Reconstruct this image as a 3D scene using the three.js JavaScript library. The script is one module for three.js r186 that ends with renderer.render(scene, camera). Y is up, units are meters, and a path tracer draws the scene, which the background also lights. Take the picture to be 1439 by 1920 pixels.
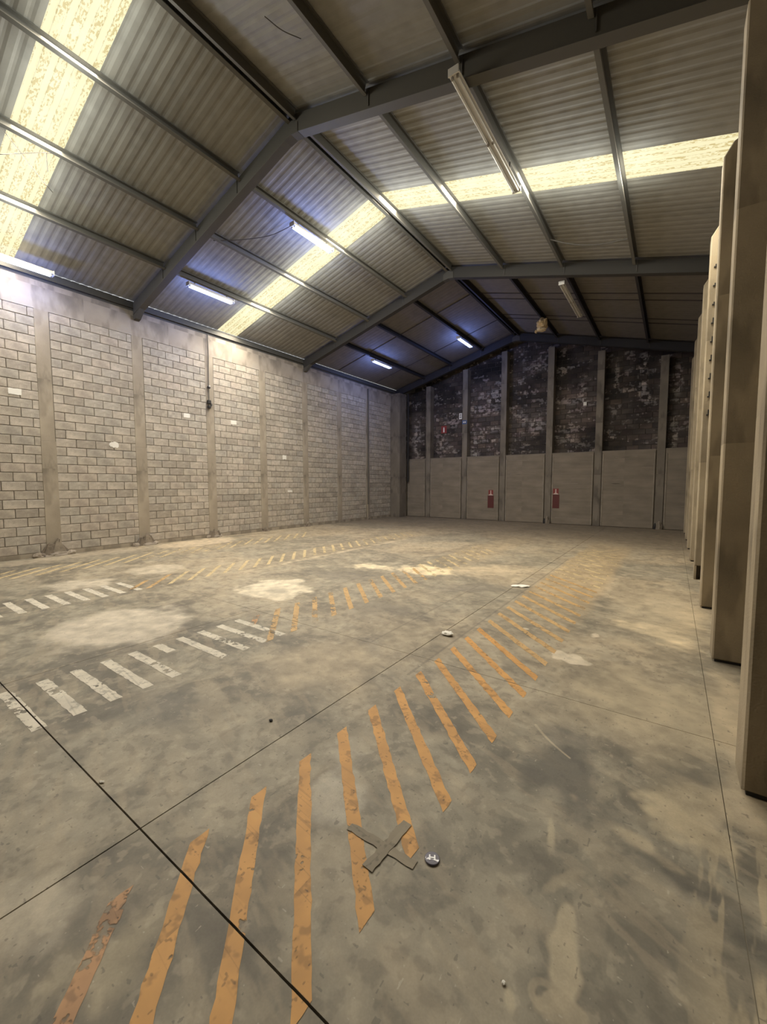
import * as THREE from 'three';
import { mergeGeometries } from 'three/addons/utils/BufferGeometryUtils.js';
import { RoundedBoxGeometry } from 'three/addons/geometries/RoundedBoxGeometry.js';
import { RectAreaLightUniformsLib } from 'three/addons/lights/RectAreaLightUniformsLib.js';

// ------------------------------------------------------------------ camera, sky, lights, exposure
const scene = new THREE.Scene();
const camera = new THREE.PerspectiveCamera(103.12, 1439 / 1920, 0.05, 200);
camera.position.set(0, 1.64, 0);
camera.rotation.order = 'YXZ';
camera.rotation.set(THREE.MathUtils.degToRad(-3.92), THREE.MathUtils.degToRad(35.38), THREE.MathUtils.degToRad(-0.03));

const renderer = new THREE.WebGLRenderer({ antialias: true });
renderer.toneMapping = THREE.LinearToneMapping;
renderer.toneMappingExposure = 1.09;
renderer.shadowMap.enabled = true;
RectAreaLightUniformsLib.init();

scene.background = new THREE.Color(0.75, 0.78, 0.78);
const DAY = new THREE.Color(1.0, 0.905, 0.735);          // daylight after the yellowed fibreglass
const DAY_L = [27, 31, 31];                            // radiance of the near, far and far second skylight
const GLOW = 1.25;                                      // added point lights under the skylights, imitating lens bloom on the roof
const TUBE = new THREE.Color(0.42, 0.56, 1.0);
const TUBE_L = 13;

// ------------------------------------------------------------------ measures (metres)
const RX = -5.55, RY = 7.98, S = 0.264;                // roof planes: y = RY - S * |x - RX|
const CN = Math.hypot(1, S), A = S / CN, B = 1 / CN;
const WL = -11.6, WB = -17.78, WR = 0.82, WF = 2.6;    // faces of the four walls
const SHEET = 0.68, SHEET0 = -2.08;
const PIL = [-1.21, -3.19, -5.17, -7.20, -9.16, -11.14, -13.11, -15.07];
const FRAME = [-5.17, -11.14, -17.42];
const JX = [-11.6, -9.28, -6.85, -4.42, -2.01, 0.28, 0.82], JZ = [2.6, 1.63, -0.82, -3.27, -5.72, -8.17, -10.62, -13.07, -15.52, -17.78];
const roofY = x => RY - S * Math.abs(x - RX);

// ------------------------------------------------------------------ random numbers and noise
let seed = 7;
const rnd = () => { seed = (seed * 1664525 + 1013904223) >>> 0; return seed / 4294967296; };
const rr = (a, b) => a + (b - a) * rnd();
const PERM = new Float32Array(65536);
for (let i = 0; i < 65536; i++) PERM[i] = rnd();
const lat = (i, j) => PERM[((i & 255) << 8) | (j & 255)];
function vn(x, y) {
  const i = Math.floor(x), j = Math.floor(y); let u = x - i, v = y - j;
  u = u * u * (3 - 2 * u); v = v * v * (3 - 2 * v);
  const a = lat(i, j), b = lat(i + 1, j), c = lat(i, j + 1), d = lat(i + 1, j + 1);
  return a + (b - a) * u + (c - a) * v + (a - b - c + d) * u * v;
}
function fbm(x, y, n) { let s = 0, w = 0.5, t = 0; for (let k = 0; k < n; k++) { s += w * vn(x, y); t += w; w *= 0.5; x = x * 2.03 + 17.3; y = y * 2.03 + 5.7; } return s / t; }
const sst = (a, b, x) => { let t = (x - a) / (b - a); t = t < 0 ? 0 : t > 1 ? 1 : t; return t * t * (3 - 2 * t); };
const toS = c => { c = c < 0 ? 0 : c > 1 ? 1 : c; return 255 * (c <= 0.0031308 ? 12.92 * c : 1.055 * Math.pow(c, 1 / 2.4) - 0.055); };

function tex(w, h, fn, srgb = true, repeat = true) {
  const d = new Uint8Array(w * h * 4);
  for (let j = 0; j < h; j++) for (let i = 0; i < w; i++) {
    const c = fn((i + 0.5) / w, (j + 0.5) / h), k = (j * w + i) * 4;
    if (srgb) { d[k] = toS(c[0]); d[k + 1] = toS(c[1]); d[k + 2] = toS(c[2]); } else { d[k] = 255 * c[0]; d[k + 1] = 255 * c[1]; d[k + 2] = 255 * c[2]; }
    d[k + 3] = 255;
  }
  const t = new THREE.DataTexture(d, w, h);
  if (srgb) t.colorSpace = THREE.SRGBColorSpace;
  t.magFilter = THREE.LinearFilter; t.minFilter = THREE.LinearMipmapLinearFilter; t.generateMipmaps = true;
  t.wrapS = t.wrapT = repeat ? THREE.RepeatWrapping : THREE.ClampToEdgeWrapping;
  t.needsUpdate = true; return t;
}
// ------------------------------------------------------------------ naming helpers
const used = new Map();
function numbered(n) { const k = used.get(n) || 0; used.set(n, k + 1); return k ? `${n}_${String(k).padStart(3, '0')}` : n; }
const shade = m => { m.castShadow = m.receiveShadow = true; return m; };
function part(name, g, m, parent) { const o = shade(new THREE.Mesh(g, m)); o.name = name; parent.add(o); return o; }
function structure(name) { const o = new THREE.Group(); o.name = name; o.userData = { kind: 'structure' }; scene.add(o); return o; }
function tag(o, label, category, group) { o.userData.label = label; o.userData.category = category; if (group) o.userData.group = group; return o; }
function thing(name, label, category, p = [0, 0, 0], group) { const o = new THREE.Group(); o.name = numbered(name); o.position.set(...p); scene.add(o); return tag(o, label, category, group); }
const box = (w, h, d, x = 0, y = 0, z = 0) => new THREE.BoxGeometry(w, h, d).translate(x, y, z);
const rbox = (w, h, d, r, x = 0, y = 0, z = 0) => new RoundedBoxGeometry(w, h, d, 1, r).translate(x, y, z);
const tube = (pts, r, n = 24, s = 6) => new THREE.TubeGeometry(new THREE.CatmullRomCurve3(pts.map(p => new THREE.Vector3(...p))), n, r, s, false);
function worldUV(g, ox = 0, oy = 0) { // uv in metres by the face's main direction
  const p = g.attributes.position, n = g.attributes.normal, uv = new Float32Array(p.count * 2);
  for (let i = 0; i < p.count; i++) {
    const ax = Math.abs(n.getX(i)), ay = Math.abs(n.getY(i)), az = Math.abs(n.getZ(i));
    const [u, v] = ay > ax && ay > az ? [p.getX(i), p.getZ(i)] : ax > az ? [p.getZ(i), p.getY(i)] : [p.getX(i), p.getY(i)];
    uv[2 * i] = u + ox; uv[2 * i + 1] = v + oy;
  }
  g.setAttribute('uv', new THREE.BufferAttribute(uv, 2)); return g;
}
function prism(poly, depth, bevel = 0) { // 2-D outline (x, y) extruded along z, centred
  const s = new THREE.Shape(poly.map(p => new THREE.Vector2(...p)));
  return new THREE.ExtrudeGeometry(s, { depth: depth - 2 * bevel, bevelEnabled: bevel > 0, bevelSize: bevel, bevelThickness: bevel, bevelOffset: -bevel, bevelSegments: 1, steps: 1 }).translate(0, 0, -depth / 2 + bevel);
}
function lump(r, sx, sy, sz, k = 0.35, detail = 2, sd = 0) { // an irregular stone-like body
  const g = new THREE.IcosahedronGeometry(r, detail), p = g.attributes.position, v = new THREE.Vector3();
  for (let i = 0; i < p.count; i++) {
    v.fromBufferAttribute(p, i); const q = v.clone().normalize();
    const n = fbm(q.x * 2.1 + 10 + sd, q.y * 2.1 + q.z * 1.7 + 20 + sd, 3);
    v.multiplyScalar(1 + k * (n - 0.5) * 2); p.setXYZ(i, v.x * sx, v.y * sy, v.z * sz);
  }
  g.computeVertexNormals(); return g;
}
// ------------------------------------------------------------------ materials
const rep = (t, k) => { const c = t.clone(); c.repeat.set(k, k); c.needsUpdate = true; return c; };
const grain = tex(512, 512, (u, v) => {
  const a = 0.8 + 0.3 * (fbm(u * 12, v * 12, 4) - 0.5) * 2 * 0.8 + 0.1 * (vn(u * 160, v * 160) - 0.5); return [a, a * 0.985, a * 0.965];
});
const relief = tex(512, 512, (u, v) => { const a = 0.5 * fbm(u * 20, v * 20, 3) + 0.5 * vn(u * 128, v * 128); return [a, a, a]; }, false);
const std = (r, g, b, rough = 0.9, extra = {}) => new THREE.MeshStandardMaterial({ color: new THREE.Color(r, g, b), roughness: rough, ...extra });
const concrete = (r, g, b, rough = 0.92) => std(r, g, b, rough, { map: grain, bumpMap: relief, bumpScale: 0.003 });
const stain = tex(512, 512, (u, v) => {      // cast concrete: cloudy, with damp patches and form marks
  const n = fbm(u * 4, v * 4, 5), m = fbm(u * 9 + 40, v * 3 + 9, 4);
  const a = 0.62 + 0.55 * n - 0.28 * sst(0.52, 0.72, m); return [a, a * 0.98, a * 0.94];
});
const cast = (r, g, b) => std(r, g, b, 0.9, { map: rep(stain, 0.5), bumpMap: relief, bumpScale: 0.002 });
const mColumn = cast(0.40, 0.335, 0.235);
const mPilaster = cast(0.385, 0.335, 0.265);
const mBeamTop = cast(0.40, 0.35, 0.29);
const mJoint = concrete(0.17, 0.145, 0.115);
const mBack = cast(0.20, 0.175, 0.145);  // darkened in colour to stand in for light fading towards the end wall
const soft = tex(512, 512, (u, v) => { const a = 0.72 + 0.3 * (fbm(u * 5, v * 9, 5) - 0.5) + 0.16 * (fbm(u * 3, v * 28, 3) - 0.5); return [a, a * 0.98, a * 0.95]; });
const mWain = std(0.285, 0.245, 0.195, 0.92, { map: rep(soft, 0.5), bumpMap: relief, bumpScale: 0.003 });  // lower end wall, its colour darkened for the weak light there
const mSteel = std(0.085, 0.08, 0.068, 0.7);
const mPurlin = std(0.125, 0.118, 0.10, 0.85);
const mRafter = std(0.08, 0.074, 0.061, 0.85), mDark = std(0.028, 0.026, 0.026, 0.75), mMid = std(0.045, 0.041, 0.034, 0.85);  // darker two: same steel, darkened in colour where less light falls
const roofGrain = tex(256, 256, (u, v) => { const a = 0.78 + 0.3 * fbm(u * 5, v * 22, 4); return [a, a, a]; });
const mSheet = [0.275, 0.262, 0.285].map(k => std(k, k * 0.955, k * 0.83, 0.75, { map: roofGrain }));
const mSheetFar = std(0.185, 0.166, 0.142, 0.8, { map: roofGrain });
const mLap = std(0.07, 0.06, 0.055, 0.8);
const mWhite = std(0.62, 0.60, 0.55, 0.45);
const mTubeOff = std(0.70, 0.69, 0.64, 0.25);
const mTubeLit = std(0.8, 0.85, 0.9, 0.3, { emissive: new THREE.Color(0.80, 0.92, 1.0), emissiveIntensity: 3.2 });
const mHolder = std(0.30, 0.27, 0.22, 0.6);
const mBlack = std(0.018, 0.016, 0.015, 0.7);
const mWire = std(0.10, 0.09, 0.075, 0.7);
const mPaper = std(0.80, 0.77, 0.69, 0.8);

// ------------------------------------------------------------------ FLOOR
const blobs = [ // x, z, rx, rz, turn, soft, colour, strength, raggedness
  [-5.17, -2.02, 0.80, 0.74, 0, 0.3, [0.60, 0.54, 0.45], 0.74, 0.35],
  [-4.95, -4.12, 0.68, 0.60, 0, 0.4, [0.68, 0.61, 0.48], 0.85, 1.0],
  [-4.90, -4.05, 0.26, 0.2, 0, 0.7, [0.22, 0.20, 0.17], 0.5, 0.6],
  [-7.87, -2.50, 0.55, 0.5, 0, 0.5, [0.60, 0.54, 0.44], 0.6, 0.5],
  [-8.05, -3.78, 0.60, 0.5, 0, 0.5, [0.60, 0.53, 0.42], 0.6, 0.5],
  [-10.85, -6.2, 0.7, 1.3, 0, 0.3, [0.60, 0.50, 0.36], 0.8, 0.4],
  [-11.1, -3.2, 0.45, 2.2, 0, 0.6, [0.50, 0.43, 0.33], 0.5, 0.5],
  [-4.75, -6.4, 0.55, 0.34, 0.5, 0.5, [0.74, 0.64, 0.46], 0.8, 1.1],
  [-3.72, -6.75, 0.62, 0.5, 0.4, 0.4, [0.74, 0.62, 0.42], 0.9, 0.8],
  [-3.0, -7.4, 0.9, 0.7, 0.4, 0.8, [0.56, 0.46, 0.32], 0.6, 0.6],
  [-0.05, -5.32, 0.52, 0.26, -0.5, 0.6, [0.72, 0.60, 0.41], 0.8, 1.1],
  [0.20, -5.9, 0.35, 1.0, 0, 0.8, [0.60, 0.49, 0.33], 0.6, 0.7],
  [-0.10, -3.55, 0.75, 0.85, 0, 0.7, [0.44, 0.375, 0.265], 0.75, 0.5],
  [-0.10, -6.3, 0.55, 1.9, 0, 0.8, [0.46, 0.39, 0.28], 0.6, 0.5],
  [0.42, -3.6, 0.2, 1.4, 0, 0.7, [0.52, 0.43, 0.30], 0.7, 0.5],
  [0.18, -2.55, 0.34, 0.3, 0, 0.8, [0.46, 0.39, 0.27], 0.6, 0.8],
  [-0.42, -2.40, 0.26, 0.42, 0.5, 0.7, [0.085, 0.08, 0.07], 0.72, 0.8],
  [-0.55, -2.75, 0.2, 0.2, 0.5, 0.8, [0.12, 0.11, 0.095], 0.5, 0.8],
  [0.10, -2.02, 0.34, 0.13, -0.3, 0.7, [0.075, 0.07, 0.06], 0.75, 1.0],
  [0.28, -1.85, 0.2, 0.1, 0, 0.8, [0.07, 0.065, 0.055], 0.6, 1.0],
  [-0.235, -1.40, 0.055, 0.155, 0.2, 0.42, [0.46, 0.40, 0.29], 0.85, 0.8],
  [-0.262, -1.55, 0.038, 0.08, 0, 0.4, [0.42, 0.365, 0.265], 0.8, 0.7],
  [-0.36, -1.20, 0.016, 0.035, 0.4, 0.7, [0.44, 0.385, 0.28], 0.6, 1.4], [-0.30, -1.73, 0.03, 0.12, -0.5, 0.6, [0.38, 0.33, 0.24], 0.6, 1.0], [-0.20, -1.27, 0.07, 0.05, 0.2, 0.3, [0.40, 0.345, 0.25], 0.7, 1.2],
  [0.10, -2.35, 0.3, 0.12, -0.4, 0.6, [0.46, 0.39, 0.27], 0.75, 1.3], [-0.1, -2.12, 0.2, 0.07, -0.4, 0.6, [0.42, 0.355, 0.25], 0.6, 1.3], [0.33, -2.6, 0.16, 0.3, 0, 0.7, [0.50, 0.42, 0.30], 0.6, 0.9],
  [-0.40, -1.92, 0.022, 0.12, 0.2, 0.7, [0.52, 0.45, 0.32], 0.55, 0.5],
  [-1.37, -1.52, 0.19, 0.24, 0.3, 0.8, [0.58, 0.54, 0.46], 0.55, 0.9],
  [-1.55, -1.75, 0.16, 0.24, 0.3, 0.9, [0.50, 0.46, 0.39], 0.4, 0.9],
  [-1.95, -0.46, 0.26, 0.2, 0.3, 0.8, [0.52, 0.47, 0.38], 0.6, 0.8],
  [-1.5, -0.5, 0.2, 0.25, 0.3, 0.8, [0.46, 0.40, 0.28], 0.5, 0.9],
  [-2.55, -2.7, 0.75, 0.8, 0.6, 0.8, [0.44, 0.37, 0.265], 0.7, 0.6],
  [-2.3, -3.6, 0.5, 0.5, 0.6, 0.8, [0.40, 0.345, 0.25], 0.5, 0.6],
  [-3.1, -4.25, 0.8, 0.55, 0.5, 0.8, [0.19, 0.175, 0.145], 0.6, 0.6],
  [-4.9, -5.5, 0.8, 0.6, 0.5, 0.8, [0.17, 0.155, 0.13], 0.6, 0.7],
  [-2.6, -5.9, 0.9, 0.4, 0.5, 0.8, [0.20, 0.18, 0.15], 0.5, 0.7],
  [-4.3, -8.8, 1.5, 0.35, 0.6, 0.7, [0.19, 0.165, 0.13], 0.5, 0.7],
  [-2.4, -3.2, 0.16, 0.42, 0.7, 0.9, [0.20, 0.185, 0.16], 0.4, 0.8],
  [-3.0, -1.4, 0.6, 0.5, 0, 0.9, [0.19, 0.18, 0.155], 0.45, 0.6],
  [-0.82, -4.06, 0.1, 0.13, 0.2, 0.25, [0.60, 0.53, 0.42], 0.8, 0.9],
  [-0.68, -4.03, 0.12, 0.11, 0.2, 0.25, [0.62, 0.55, 0.44], 0.75, 1.3],
  [-1.3, -4.62, 0.06, 0.05, 0, 0.4, [0.55, 0.49, 0.39], 0.8, 0.6],
  [-0.62, -4.85, 0.06, 0.1, 0, 0.4, [0.62, 0.54, 0.42], 0.8, 0.9],
  [-7.2, -4.5, 0.05, 0.04, 0, 0.3, [0.7, 0.64, 0.5], 0.9, 0.4],
];
const ring = (x, z, cx, cz, r, w) => { const d = Math.abs(Math.hypot(x - cx, z - cz) - r); return 1 - sst(w * 0.4, w, d); };
const seg = (x, z, x0, z0, x1, z1, w) => { const dx = x1 - x0, dz = z1 - z0; let t = ((x - x0) * dx + (z - z0) * dz) / (dx * dx + dz * dz); t = Math.max(0, Math.min(1, t)); return 1 - sst(w * 0.4, w, Math.hypot(x - x0 - t * dx, z - z0 - t * dz)); };
function floorColor(x, z, fine) {
  const wx = x + 0.35 * (vn(x * 1.7 + 3, z * 1.7) - 0.5), wz = z + 0.35 * (vn(x * 1.7 + 60, z * 1.7 + 20) - 0.5);
  const n1 = fbm(wx * 0.55 + 7, wz * 0.55 + 3, 3), n2 = fbm(wx * 2.1 + 31, wz * 2.1 + 9, 4), n3 = fbm(x * 9 + 11, z * 9 + 47, fine);
  let r = 0.232, g = 0.214, b = 0.168;
  const mix = (c, k) => { r += (c[0] - r) * k; g += (c[1] - g) * k; b += (c[2] - b) * k; };
  // dust lies thicker further into the hall, foreground colour darkened for its weaker light
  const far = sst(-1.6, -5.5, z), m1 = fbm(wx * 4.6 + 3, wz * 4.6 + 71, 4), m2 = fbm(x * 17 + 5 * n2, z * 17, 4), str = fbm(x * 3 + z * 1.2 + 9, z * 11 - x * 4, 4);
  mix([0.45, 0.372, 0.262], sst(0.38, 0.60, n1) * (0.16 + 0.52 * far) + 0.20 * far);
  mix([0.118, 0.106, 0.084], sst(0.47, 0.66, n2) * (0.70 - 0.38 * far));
  mix([0.345, 0.315, 0.25], sst(0.53, 0.66, 1 - n2) * 0.40);
  mix([0.115, 0.102, 0.08], sst(0.53, 0.70, m1) * (0.46 - 0.22 * far));
  mix([0.41, 0.352, 0.262], sst(0.53, 0.68, 1 - m1) * (0.26 + 0.1 * far));
  mix([0.11, 0.097, 0.076], sst(0.56, 0.72, m2) * 0.36); mix([0.44, 0.39, 0.30], sst(0.60, 0.74, 1 - m2) * 0.32);
  mix([0.39, 0.33, 0.24], sst(0.56, 0.68, str) * 0.30);
  mix([0.165, 0.132, 0.098], sst(-10.5, -14.5, z) * 0.66);  // far floor darkened in colour, standing in for the light falling off
  for (const q of blobs) {
    const dx = x - q[0], dz = z - q[1]; const m = Math.max(q[2], q[3]) * 1.9;
    if (dx > m || dx < -m || dz > m || dz < -m) continue;
    const c = Math.cos(q[4]), s = Math.sin(q[4]), u = (dx * c - dz * s) / q[2], v = (dx * s + dz * c) / q[3];
    const d = Math.sqrt(u * u + v * v) + q[8] * (fbm(x * 3.2 / Math.min(1, 0.35 + q[2]) + q[0] * 9, z * 3.2 / Math.min(1, 0.35 + q[3]) + 33, 4) - 0.5) * 1.6;
    const k = (1 - sst(1 - q[5], 1.02, d)) * q[7]; if (k > 0) mix(q[6], k * (0.75 + 0.5 * n3));
  }
  // orange paint dust trodden between the far stripes
  const band = (x0, x1, z0, z1, k) => { if (x < x0 - 0.3 || x > x1 + 0.3) return; const e = 0.12 * (n2 - 0.5); mix([0.43, 0.325, 0.195], 0.72 * k * sst(x0 - 0.05, x0 + 0.05, x + e) * (1 - sst(x1 - 0.05, x1 + 0.1, x + e)) * sst(z0, z1, z) * (1 - sst(-10.5, -13.5, z)) * (0.6 + 0.8 * n3)); };
  band(-1.76, -0.82, -4.2, -7.0, 0.72); band(-4.2, -3.3, -6.6, -8.5, 0.28); band(-7.5, -6.5, -4.5, -7.0, 0.25); band(-10.2, -9.2, -3.5, -6.5, 0.15);
  mix([0.55, 0.46, 0.33], 0.5 * seg(x, z, -6.52, -4.6, -6.45, -10.2, 0.10) * n3 * 1.6);
  if (z > -4 && x > -1) {
    mix([0.42, 0.36, 0.26], 0.45 * ring(x, z, -0.275, -1.275, 0.036, 0.016) * (0.3 + 1.4 * n3));
    const ax = x + 0.03 * Math.sin((z + 2.78) * 12); mix([0.50, 0.43, 0.31], 0.6 * seg(ax, z, -0.70, -2.78, -0.43, -2.55, 0.011) * (0.4 + n3));
    // drag marks along the columns
    const d = fbm(x * 26 + z * 3, z * 4 - x * 5, 3); mix([0.46, 0.39, 0.27], sst(0.0, 0.3, x) * sst(-2.9, -1.9, z) * sst(0.5, 0.62, d) * 0.75);
  }
  // hairline second joint beside the main one and the rim of the stripes
  mix([0.13, 0.115, 0.09], 0.45 * seg(x, z, -1.80, -2.9, -1.80, -9.5, 0.018)); mix([0.14, 0.12, 0.095], 0.4 * seg(x, z, -2.50, -3.3, -2.50, -6.2, 0.016)); mix([0.14, 0.12, 0.095], 0.4 * seg(x, z, -4.30, -0.5, -4.30, -3.2, 0.014)); mix([0.14, 0.12, 0.095], 0.35 * seg(x, z, -6.6, -1.4, -6.6, -4.4, 0.016));
  const sp = vn(x * 60, z * 60); if (sp > 0.93) mix([0.10, 0.09, 0.075], 0.5); else if (sp < 0.035) mix([0.5, 0.46, 0.38], 0.45);
  const n4 = fine > 4 ? vn(x * 210, z * 210) : 0.5, f = 0.70 + 0.50 * n3 + 0.12 * n4; return [r * f * 1.01, g * f * 0.985, b * f * 0.925];
}
const floor = structure('floor');
{
  part('sub_base', box(WR - WL + 0.6, 0.1, WF - WB + 0.6, (WR + WL) / 2, -0.07, (WF + WB) / 2), std(0.028, 0.024, 0.02, 0.95), floor);
  const GX = [0, 0.0022, 0.002, 0.0025, 0.0036, 0.0016, 0], GZ = [0, 0.003, 0.0042, 0.0024, 0.002, 0.002, 0.002, 0.002, 0.002, 0];
  for (let i = 0; i + 1 < JX.length; i++) for (let j = 0; j + 1 < JZ.length; j++) {
    const x0 = JX[i] + GX[i], x1 = JX[i + 1] - GX[i + 1], z0 = JZ[j + 1] + GZ[j + 1], z1 = JZ[j] - GZ[j];
    const w = x1 - x0, d = z1 - z0, cx = (x0 + x1) / 2, cz = (z0 + z1) / 2, dist = Math.hypot(Math.max(0, Math.max(x0, -x1)), Math.max(0, -z1));
    const px = z0 > 0.5 ? 64 : dist < 3.2 ? 1024 : dist < 6.5 ? 512 : 256;
    const tw = Math.max(32, Math.round(px * Math.min(1, w / 2.45))), th = Math.max(32, Math.round(px * Math.min(1, d / 2.45)));
    const t = tex(tw, th, (u, v) => floorColor(x0 + u * w, z0 + v * d, px > 600 ? 5 : px > 300 ? 4 : 3), true, false);
    const g = box(w, 0.08, d, cx, -0.04, cz), p = g.attributes.position, uv = g.attributes.uv;
    for (let k = 0; k < p.count; k++) uv.setXY(k, (p.getX(k) - x0) / w, (p.getZ(k) - z0) / d);
    part('concrete_slab', g, std(1, 1, 1, 0.62, { map: t }), floor);
  }
}
part('joint_filler', box(0.0036, 0.03, 4.9, 0.28, -0.016, 0.15), std(0.20, 0.175, 0.125, 0.9), floor);
// painted stripes, cut where the joints run
function clip(poly, ax, s, lim) {
  const out = [], ins = p => s * p[ax] <= s * lim;
  for (let i = 0; i < poly.length; i++) {
    const a = poly[i], b = poly[(i + 1) % poly.length], ia = ins(a), ib = ins(b);
    if (ia) out.push(a);
    if (ia !== ib) { const t = (lim - a[ax]) / (b[ax] - a[ax]); out.push([a[0] + t * (b[0] - a[0]), a[1] + t * (b[1] - a[1])]); }
  }
  return out;
}
const wear = [0.82, 0.73, 0.62, 0.53].map((k, n) => tex(512, 512, (u, v) => { const a = 1 - 0.95 * sst(k - 0.035, k + 0.035, 0.62 * fbm(u * 7 + 9 * n, v * 7, 4) + 0.38 * fbm(u * 42, v * 42 + 5 * n, 3) + 0.14 * (vn(u * 3, v * 3) - 0.5)); return [a, a, a]; }, false));
const paintGrain = tex(512, 512, (u, v) => { // grime, scratches and dark specks on the paint
  let a = 0.70 + 0.40 * fbm(u * 9, v * 9, 4); const w = fbm(u * 22 + 3, v * 22, 3), sp = vn(u * 90, v * 90) * 0.6 + 0.4 * vn(u * 40, v * 40); a *= 1 - 0.32 * sst(0.60, 0.76, w) - 0.42 * sst(0.77, 0.84, sp);
  const sc = vn(u * 14 + v * 120, v * 9); a *= 1 - 0.2 * sst(0.8, 0.95, sc); return [a, a * 0.97, a * 0.93];
});
const paint = (c, w) => std(...c, 0.6, { map: paintGrain, alphaMap: wear[w], transparent: true });
const YEL = [0.64, 0.345, 0.10], YEL2 = [0.56, 0.37, 0.16], WHI = [0.66, 0.62, 0.52], PALE = [0.62, 0.50, 0.28];
const paints = { y0: paint(YEL, 0), y1: paint(YEL, 1), y2: paint(YEL2, 2), y3: paint(YEL2, 3), w0: paint(WHI, 0), w1: paint(WHI, 1), w2: paint(WHI, 2), w3: paint(WHI, 3), z1: paint(YEL2, 1), z2: paint(YEL2, 2), z3: paint(YEL2, 3), r3: paint([0.50, 0.285, 0.135], 2), p1: paint(PALE, 1), p2: paint(PALE, 2), p3: paint(PALE, 3) };
function stripe(x0, z0, x1, z1, w, m) { // end edges run along z
  const edge = (a, b) => { const n = Math.max(2, Math.round(Math.hypot(b[0] - a[0], b[1] - a[1]) / 0.045)), o = []; for (let k = 0; k < n; k++) { const t = k / n, e = k ? 0.0045 : 0.002; o.push([a[0] + (b[0] - a[0]) * t + rr(-e, e), a[1] + (b[1] - a[1]) * t + rr(-e, e)]); } return o; };
  const c = [[x0, z0 - w / 2], [x1, z1 - w / 2], [x1, z1 + w / 2], [x0, z0 + w / 2]];
  const poly = [...edge(c[0], c[1]), ...edge(c[1], c[2]), ...edge(c[2], c[3]), ...edge(c[3], c[0])], ou = rr(0, 5), ov = rr(0, 5);
  for (let i = 0; i + 1 < JX.length; i++) for (let j = 0; j + 1 < JZ.length; j++) {
    let q = clip(clip(clip(clip(poly, 0, -1, JX[i] + 0.004), 0, 1, JX[i + 1] - 0.004), 1, -1, JZ[j + 1] + 0.0045), 1, 1, JZ[j] - 0.0045);
    if (q.length < 3) continue;
    q = q.filter((p, k) => { const o = q[(k + 1) % q.length]; return Math.hypot(p[0] - o[0], p[1] - o[1]) > 1e-5; });
    const g = new THREE.ShapeGeometry(new THREE.Shape(q.map(p => new THREE.Vector2(p[0], -p[1])))), uv = g.attributes.uv;
    for (let k = 0; k < uv.count; k++) uv.setXY(k, uv.getX(k) + ou, uv.getY(k) + ov);
    part('painted_stripe', g.rotateX(-Math.PI / 2).translate(0, 0.0016, 0), paints[m], floor);
  }
}
{
  const P = 0.3345, W45 = 0.094;
  for (let k = 0; k < 33; k++) { // nearest yellow row
    const z = -0.63 - P * k;
    stripe(-1.74, z, -0.872, z + 0.848, W45, k === 0 ? 'r3' : k === 2 || k === 3 ? 'y1' : k < 12 ? (k % 3 === 1 ? 'y1' : 'y0') : k < 17 ? 'z1' : k < 22 ? 'z2' : 'p3');
  }
  const ww = ['w1', 'w2', 'w2', 'w1', 'w0', 'w2', 'w3', 'w2', 'w2', 'w2', 'w3'];
  for (let k = 0; k < 11; k++) { const z = -0.565 - 0.233 * k; if (k === 6) { stripe(-4.24, z, -3.95, z, 0.086, 'w1'); continue; } stripe(-4.24, z, -3.40, z, 0.086, ww[k]); }
  const yy = ['r3', 'z2', 'z2', 'z3', 'z2', 'z1', 'z1', 'z2', 'z1', 'z2', 'z3', 'z3'];
  for (let k = 0; k < 22; k++) { const z = -3.15 - P * k; stripe(-4.18, z, k === 0 ? -3.93 : -3.39, z + (k === 0 ? 0.26 : 0.78), W45, k < 12 ? yy[k] : 'p3'); }
  for (let k = 0; k < 8; k++) stripe(-7.48, -1.25 - 0.233 * k, -6.70, -1.25 - 0.233 * k, 0.088, 'w0');
  for (let k = 0; k < 26; k++) { const z = -3.38 - P * k; stripe(k ? -7.42 : -7.28, z + (k ? 0 : 0.13), k ? -6.70 : -6.84, z + (k ? 0.71 : 0.56), 0.088, k < 2 ? 'z1' : k < 12 ? 'p1' : k < 18 ? 'p2' : 'p3'); }
  for (let k = 0; k < 22; k++) { const z = -2.15 - 0.36 * k; stripe(-10.15, z, -9.30, z + 0.95, 0.10, k < 8 ? 'p1' : k < 14 ? 'p3' : 'p2'); }
  stripe(-1.74, -10.4, -0.9, -11.9, 0.09, 'p2');
}
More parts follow.
